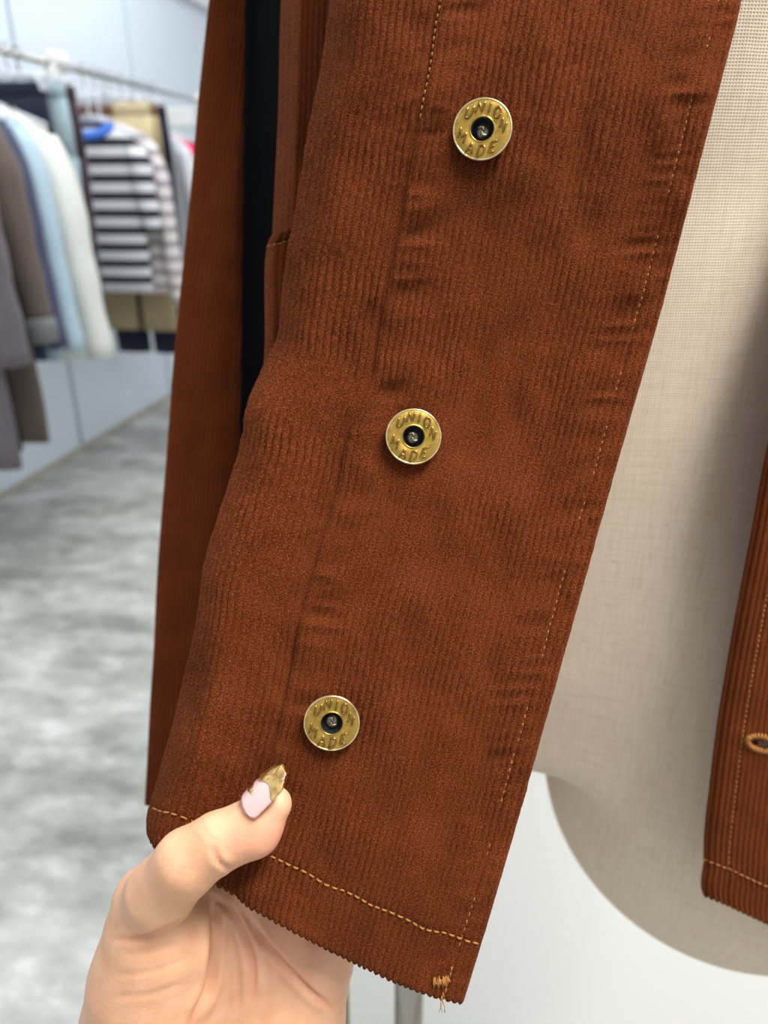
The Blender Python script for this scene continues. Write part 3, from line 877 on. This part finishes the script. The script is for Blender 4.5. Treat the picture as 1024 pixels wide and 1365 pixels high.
# ------------------------------------------------------------------ linen dress form on its stand
FA, FB, TURN = 0.0970, 0.400, math.radians(20)      # axis right of and ahead of the lens; the form is turned to the left
def form_d(Q):
    # Q in the form's own axes (its left, its back, height)
    h = Q[..., 2]
    rows = [(0.74, .20, .102), (0.84, .198, .102), (0.90, .180, .107), (0.97, .152, .102), (1.05, .124, .096), (1.12, .113, .092), (1.20, .118, .096), (1.30, .150, .105), (1.40, .150, .08)]
    hs = np.array([r[0] for r in rows])
    A = np.interp(h, hs, [r[1] for r in rows]); B = np.interp(h, hs, [r[2] for r in rows])
    rr = np.sqrt((Q[..., 0]/A)**2+((Q[..., 1])/B)**2)
    torso = (rr-1)*np.minimum(A, B)
    torso = np.maximum(torso, np.maximum(0.838-h, h-1.38))
    d = None
    for s in (-1, 1):
        leg = ell_d(Q, (s*0.121, -0.010, .798), (.106, .102, .100))
        up_ = cone_d(Q, (s*0.121, -0.008, .805), (s*0.105, -0.004, .91), .1035, .096)
        leg = smin(leg, up_, 0.02)
        d = leg if d is None else np.minimum(d, leg)
    return smin(d, torso, 0.028).astype(np.float32)
V, Fq = surface_net(form_d, (-0.24, -0.16, 0.62), (0.24, 0.16, 1.42), 0.006)
V = relax(V, Fq, 6)
form_o = local(FA, FB, 0.67)
form_mesh = np_mesh('torso', V-np.array([0, 0, 0.67]), Fq)
form = empty('dress_form', form_o, 'beige linen torso dress form wearing the open corduroy jacket', 'dress form')
form.rotation_euler = (0, 0, YAW-TURN)
link('linen_torso', form_mesh, LINEN, form)
def fl_(a, bb, h):
    x, y = a-FA, bb-FB; c, q = math.cos(TURN), math.sin(TURN)
    return (x*c-y*q, x*q+y*c, h-0.67)
pole_a = []
for x in (447, 545):
    bb = 0.345
    t = bb/(math.cos(PITCH)-(1340-682.5)/F*math.sin(PITCH)); pole_a.append((x-512)/F*t)
for a in pole_a:
    b = MB(); b.tube([fl_(a, 0.345, 0.03), fl_(a, 0.345, 0.80)], 0.0100, 24)
    b.build('chrome_pole', CHROME, form)
b = MB(); b.lathe([(0.0001, 0.03), (0.16, 0.03), (0.17, 0.024), (0.172, 0.012), (0.172, 0.0)], 64)
for i, v in enumerate(b.v): o_ = fl_(sum(pole_a)/2, 0.345, 0); b.v[i] = (v[0]+o_[0], v[1]+o_[1], v[2]-0.67)
b.build('base_plate', CHROME, form)

# ------------------------------------------------------------------ clothes rail on the left wall
RX, RZ = WALL_X+0.30, 1.497
rail = empty('clothes_rail', (RX, 3.0, RZ), 'slim chrome clothes rail on white brackets along the left wall', 'clothes rail')
b = MB(); b.tube([(0, -1.6, 0), (0, 1.9, 0)], 0.0085, 16); b.build('rail_tube', CHROME, rail)
for y in (-0.24, 1.06, -1.5):
    b = MB(); b.box((-0.15, y, -0.065), (0.15, 0.012, 0.045)); b.build('bracket_arm', WHITE_PLASTIC, rail, 0.008, sm=False)
    b = MB(); b.tube([(0, y-0.045, 0.012), (0, y+0.045, 0.012)], [0.030, 0.034], 20); b.build('rail_clamp', WHITE_PLASTIC, rail, 0.008)
    b = MB(); b.tube([(-0.02, y-0.03, -0.03), (0.0, y-0.03, -0.03), (0.02, y-0.03, -0.03)], [0.03, 0.036, 0.03], 18); b.build('bracket_cap', WHITE_PLASTIC, rail, 0.006)

def wavy(V, amp, seed):
    V = np.asarray(V, float)
    n = noise2(V[:, 0]*18+V[:, 1]*9, V[:, 2]*5, seed)
    V = V.copy(); V[:, 1] += amp*n; return V
def hanger(y, clip, what, mt):
    o = empty('hanger', (RX, y, RZ), '%s hanger on the rail holding the %s' % ('clear clip' if clip else 'clear', what), 'hanger')
    b = MB()
    b.tube([(0.016*math.cos(a), 0, 0.0125-0.004+0.016*math.sin(a)) for a in np.linspace(-0.5, 3.5, 12)]+[(-0.004, 0, -0.03), (0, 0, -0.055)], 0.0026, 8)
    b.build('hook', CHROME, o)
    b = MB(); D_ = 0 if clip else -0.09
    if not clip: b.tube([(0, 0, -0.05), (0, 0, -0.142)], 0.006, 8)
    if clip: b.tube([(-0.17, 0, -0.075), (-0.03, 0, -0.066), (0, 0, -0.05), (0.03, 0, -0.066), (0.17, 0, -0.075)], 0.007, 8)
    else: b.tube([(x_, 0, z_+D_) for x_, z_ in ((-0.19, -0.125), (-0.1, -0.09), (-0.03, -0.062), (0, -0.05), (0.03, -0.062), (0.1, -0.09), (0.19, -0.125))], 0.008, 8)
    b.build('shoulder_bar', CLEAR, o)
    if clip:
        for x in (-0.14, 0.14):
            b = MB(); b.box((x, 0, -0.092), (0.014, 0.014, 0.022)); b.build('clip', CLEAR, o, 0.004, sm=False)
def cs(w, t, z, y0=0.0, n=28, e=0.75):
    a = np.linspace(0, 2*math.pi, n, endpoint=False)
    c, s = np.cos(a), np.sin(a)
    return np.stack([np.sign(c)*np.abs(c)**e*w, y0+np.sign(s)*np.abs(s)**e*t, np.full(n, z)], 1)
def loft(rings, name, mt, parent, seed=1, amp=0.006):
    n = len(rings[0]); V = np.concatenate(rings); V = wavy(V, amp, seed)
    b = MB(); Fs = [tuple(q) for q in grid_faces(len(rings), n, True)]
    Fs += [tuple(range(n-1, -1, -1)), tuple(range((len(rings)-1)*n, len(rings)*n))]
    b.add(V, Fs); return b.build(name, mt, parent)
GROUP = None
def top(name, label, cat, y, mt, w=0.21, length=0.68, sleeve=0.56, drop=0.05, t=0.05, flare=0.04, cuff=None, collar=None, sleeve_mat=None, neck=0.07, seed=1, srad=0.056, what=None, front=None, hem_w=None, hem=None, send=None, hang=True):
    o = empty(name, (RX, y, RZ), label, cat)
    z0 = -0.165
    dh = lambda q_, f_: RZ-float(on_x(q_[0], q_[1], RX+f_)[2])+z0
    if hem: length = dh(hem, 0.19)
    if send: sleeve = dh(send, 0.26)-drop-0.015
    hw_ = hem_w or w*0.98
    rings = [cs(neck, 0.022, z0), cs(neck+0.03, 0.026, z0-0.012), cs(w*0.75, 0.032, z0-drop*0.7), cs(w*0.96, 0.036, z0-drop), cs(w, 0.042, z0-drop-0.05)]
    for k in np.linspace(0.15, 1, 14): rings.append(cs(w+(hw_-w)*k, t*(0.85+0.15*math.sin(k*7+seed)), z0-drop-0.05-(length-drop-0.05)*k))
    loft(rings, 'body', mt, o, seed)
    for s in (1, -1):
        b = MB(); q = []; rd = []
        for k in np.linspace(0, 1, 15):
            q.append(np.array([s*(w-0.02+flare*k+0.03*math.sin(min(1, k*3)*1.57)), -0.012*math.sin(k*3.1)-0.015*k, z0-drop-0.015-sleeve*k]))
            rd.append(srad*(0.7+0.4*math.sin(min(1, k*4)*1.57))*(1-0.22*k)*(1+0.05*math.sin(k*23+seed)))
        rings = []
        for p, r_ in zip(q, rd): rings.append(cs(r_*0.9, r_, p[2], p[1], 20, 0.9)+np.array([p[0], 0, 0]))
        sl_ = loft(rings, 'sleeve', sleeve_mat or mt, o, seed+s, 0.004)
        if cuff:
            p = q[-1]; r_ = rd[-1]
            c_ = loft([cs(r_*0.86, r_*0.95, p[2]+0.012, p[1], 20, .9)+np.array([p[0], 0, 0]), cs(r_*0.98, r_*1.08, p[2]-0.01, p[1], 20, .9)+np.array([p[0], 0, 0]),
                  cs(r_*0.95, r_*1.04, p[2]-0.06, p[1], 20, .9)+np.array([p[0], 0, 0])], 'cuff', cuff, o, seed, 0.001)
    if collar:
        b = MB(); a = np.linspace(0, 2*math.pi, 25)
        b.tube([(0.085*math.cos(q_), 0.03*math.sin(q_)-0.012, z0-0.012-0.035*max(0, -math.sin(q_))) for q_ in a], 0.017, 10, caps=False)
        b.build('collar', collar, o)
    if front:
        b = MB(); b.box((0.02, -t-0.006, z0-drop-length*0.55), (w*0.55, 0.006, length*0.42)); b.build('inner_front', front, o, 0.004)
    hanger(y, False, what or cat, None)
    return o
def trousers(name, label, cat, y, mt, w=0.18, length=0.8, band=None, seed=1, t=0.022, what=None, hem=None, xoff=0.0):
    o = empty(name, (RX, y, RZ), label, cat)
    z0 = -0.088
    if hem: length = RZ-float(on_x(hem[0], hem[1], RX+0.17)[2])+z0
    loft([cs(w*0.98, t*0.8, z0, e=.6), cs(w, t, z0-0.006, e=.6), cs(w*1.0, t*1.05, z0-0.042, e=.6)], 'waistband', band or mt, o, seed, 0.001)
    rings = [cs(w*1.0, t, z0-0.040, e=.6), cs(w*1.03, t*1.1, z0-0.12, e=.6), cs(w*1.04, t*1.1, z0-0.22, e=.6)]
    loft(rings, 'seat', mt, o, seed, 0.003)
    for s in (1, -1):
        rings = []
        for k in np.linspace(0, 1, 9):
            rings.append(cs(w*(0.53-0.10*k), t*(1.15-0.1*k), z0-0.21-(length-0.21)*k, 0, 22, .65)+np.array([s*w*(0.52-0.02*k), 0, 0]))
        loft(rings, 'trouser_leg', mt, o, seed+s, 0.005)
    for c_ in o.children: c_.location.x = xoff
    hanger(y, True, what or cat, None)
    return o

TAUPE = cloth('taupe_wool', (0.13, 0.10, 0.085)); CHAR = cloth('black_wool', (0.012, 0.012, 0.014)); MAUVE = cloth('mauve_grey_wool', (0.14, 0.12, 0.13))
GREYKNIT = cloth('grey_rib_knit', (0.19, 0.20, 0.20)); LBLUE = cloth('washed_light_blue', (0.47, 0.62, 0.72)); SLATE = cloth('slate_blue_denim', (0.07, 0.08, 0.14))
CREAM = cloth('cream_knit', (0.84, 0.84, 0.78), 0.06, scale=(420, 420, 30), strength=0.8); PLUM = cloth('dark_plum_cloth', (0.055, 0.035, 0.045)); NAVY = cloth('navy_cloth', (0.012, 0.015, 0.032))
KHAKI = cloth('khaki_twill', (0.40, 0.32, 0.18)); BROWNB = cloth('brown_band', (0.22, 0.11, 0.06)); TAN = cloth('pale_tan_twill', (0.62, 0.50, 0.30)); JEANS = cloth('pale_jeans', (0.34, 0.44, 0.48))
BLUE = cloth('bright_blue_rib', (0.08, 0.22, 0.75)); GREYW = cloth('pale_grey_cotton', (0.58, 0.60, 0.64)); RED = cloth('red_cotton', (0.70, 0.02, 0.09)); WHITEC = cloth('white_cotton', (0.78, 0.78, 0.82))
def stripes(name, light, dark, period, duty):
    m = mat(name, light, 0.95)
    nt, N, L, b_ = nodes(m)
    c = N.new('ShaderNodeTexCoord'); s_ = N.new('ShaderNodeSeparateXYZ'); L.new(c.outputs['Object'], s_.inputs[0])
    f_ = math_n(m, 'FRACT', math_n(m, 'MULTIPLY', s_.outputs[2], 1/period))
    g = math_n(m, 'LESS_THAN', f_, duty)
    setc(m, mixc(m, g, light, dark)); bump(m, tex_noise(m, coord(m, 'Object', (300, 300, 300)), 1.0, 2), 0.4, 0.002)
    return m
STRIPE = stripes('black_white_stripe', (0.74, 0.74, 0.78), (0.02, 0.02, 0.03), 0.062, 0.48)
PSTRIPE = stripes('pink_grey_stripe', (0.72, 0.66, 0.66), (0.30, 0.25, 0.27), 0.055, 0.35)

SX = RX+0.25      # the sleeve side turned to the room
yof = lambda px_, py_, off=0.25: float(on_x(px_, py_, RX+off)[1])
top('long_coat', 'mauve grey long coat at the near end of the rail', 'coat', yof(14, 500), MAUVE, hem=(12, 625), sleeve=0.60, w=0.23, seed=2, t=.035, what='mauve grey long coat')
top('long_coat', 'taupe long coat with grey ribbed cuffs, second on the rail', 'coat', 2.035, TAUPE, hem=(66, 585), send=(60, 425), w=0.215, cuff=GREYKNIT, seed=3, t=.03, srad=.046, what='taupe long coat', front=CHAR)
trousers('trousers', 'dark navy trousers clipped up high behind the taupe coat', 'trousers', 2.42, NAVY, hem=(60, 470), w=0.15, seed=4, what='dark navy trousers')
top('denim_jacket', 'dark slate denim jacket between taupe coat and light blue shirt', 'jacket', 2.128, SLATE, hem=(70, 478), send=(64, 470), w=0.20, t=.024, srad=0.034, seed=17, what='slate denim jacket')
top('denim_shirt', 'washed light blue long sleeved shirt beside the cream sweater', 'shirt', yof(82, 300, 0.27), LBLUE, hem=(92, 476), send=(92, 470), w=0.205, flare=0.045, seed=5, srad=0.036, t=.026, what='light blue shirt')
top('knit_sweater', 'thick cream knit sweater with long wide sleeves', 'sweater', yof(114, 300, 0.27), CREAM, hem=(118, 474), send=(140, 472), w=0.195, flare=0.06, drop=0.06, seed=6, t=.035, what='cream sweater', collar=CREAM)
trousers('trousers', 'pale washed jeans whose waist shows above the cream sweater', 'trousers', yof(82, 117, 0.17), JEANS, length=0.80, seed=7, what='pale washed jeans')
trousers('trousers', 'dark plum trousers between the cream and striped sweaters', 'trousers', yof(100, 122, 0.18), PLUM, hem=(148, 440), seed=8, what='dark plum trousers')
top('striped_sweater', 'black and white striped sweater with bright blue collar', 'sweater', 2.93, STRIPE, hem=(165, 402), send=(196, 310), w=0.175, flare=0.03, srad=0.042, collar=BLUE, seed=9, t=.03, what='striped sweater')
top('striped_shirt', 'pink and grey striped long sleeved shirt behind the striped sweater', 'shirt', 3.01, PSTRIPE, hem=(190, 400), send=(216, 415), w=0.21, seed=10, t=.02, srad=.036, what='pink striped shirt')
trousers('trousers', 'khaki trousers with a brown waistband behind the striped sweater', 'trousers', 3.13, KHAKI, band=BROWNB, hem=(192, 460), seed=11, what='khaki trousers')
trousers('trousers', 'pale tan folded trousers, right of the striped sweater', 'trousers', 3.075, TAN, hem=(238, 366), seed=12, t=0.022, w=0.075, xoff=0.10, what='pale tan trousers')
yn = yof(224, 147, 0.19)
trousers('trousers', 'navy trousers hanging right of the pale tan pair', 'trousers', yn, NAVY, hem=(236, 478), seed=13, t=0.03, what='navy trousers')
top('cotton_shirt', 'pale grey shirt between navy trousers and red top', 'shirt', yn+0.10, GREYW, length=0.70, sleeve=0.56, seed=14, t=.02, srad=.04, what='pale grey shirt')
top('red_top', 'red long sleeved top near the far end of the rail', 'top', yn+0.19, RED, length=0.7, sleeve=0.56, seed=15, t=.02, srad=.04, what='red top')
top('navy_sweater', 'dark navy sweater at the far end of the rail', 'sweater', yn+0.28, NAVY, length=0.7, sleeve=0.56, seed=16, t=.02, srad=.04, what='navy sweater')
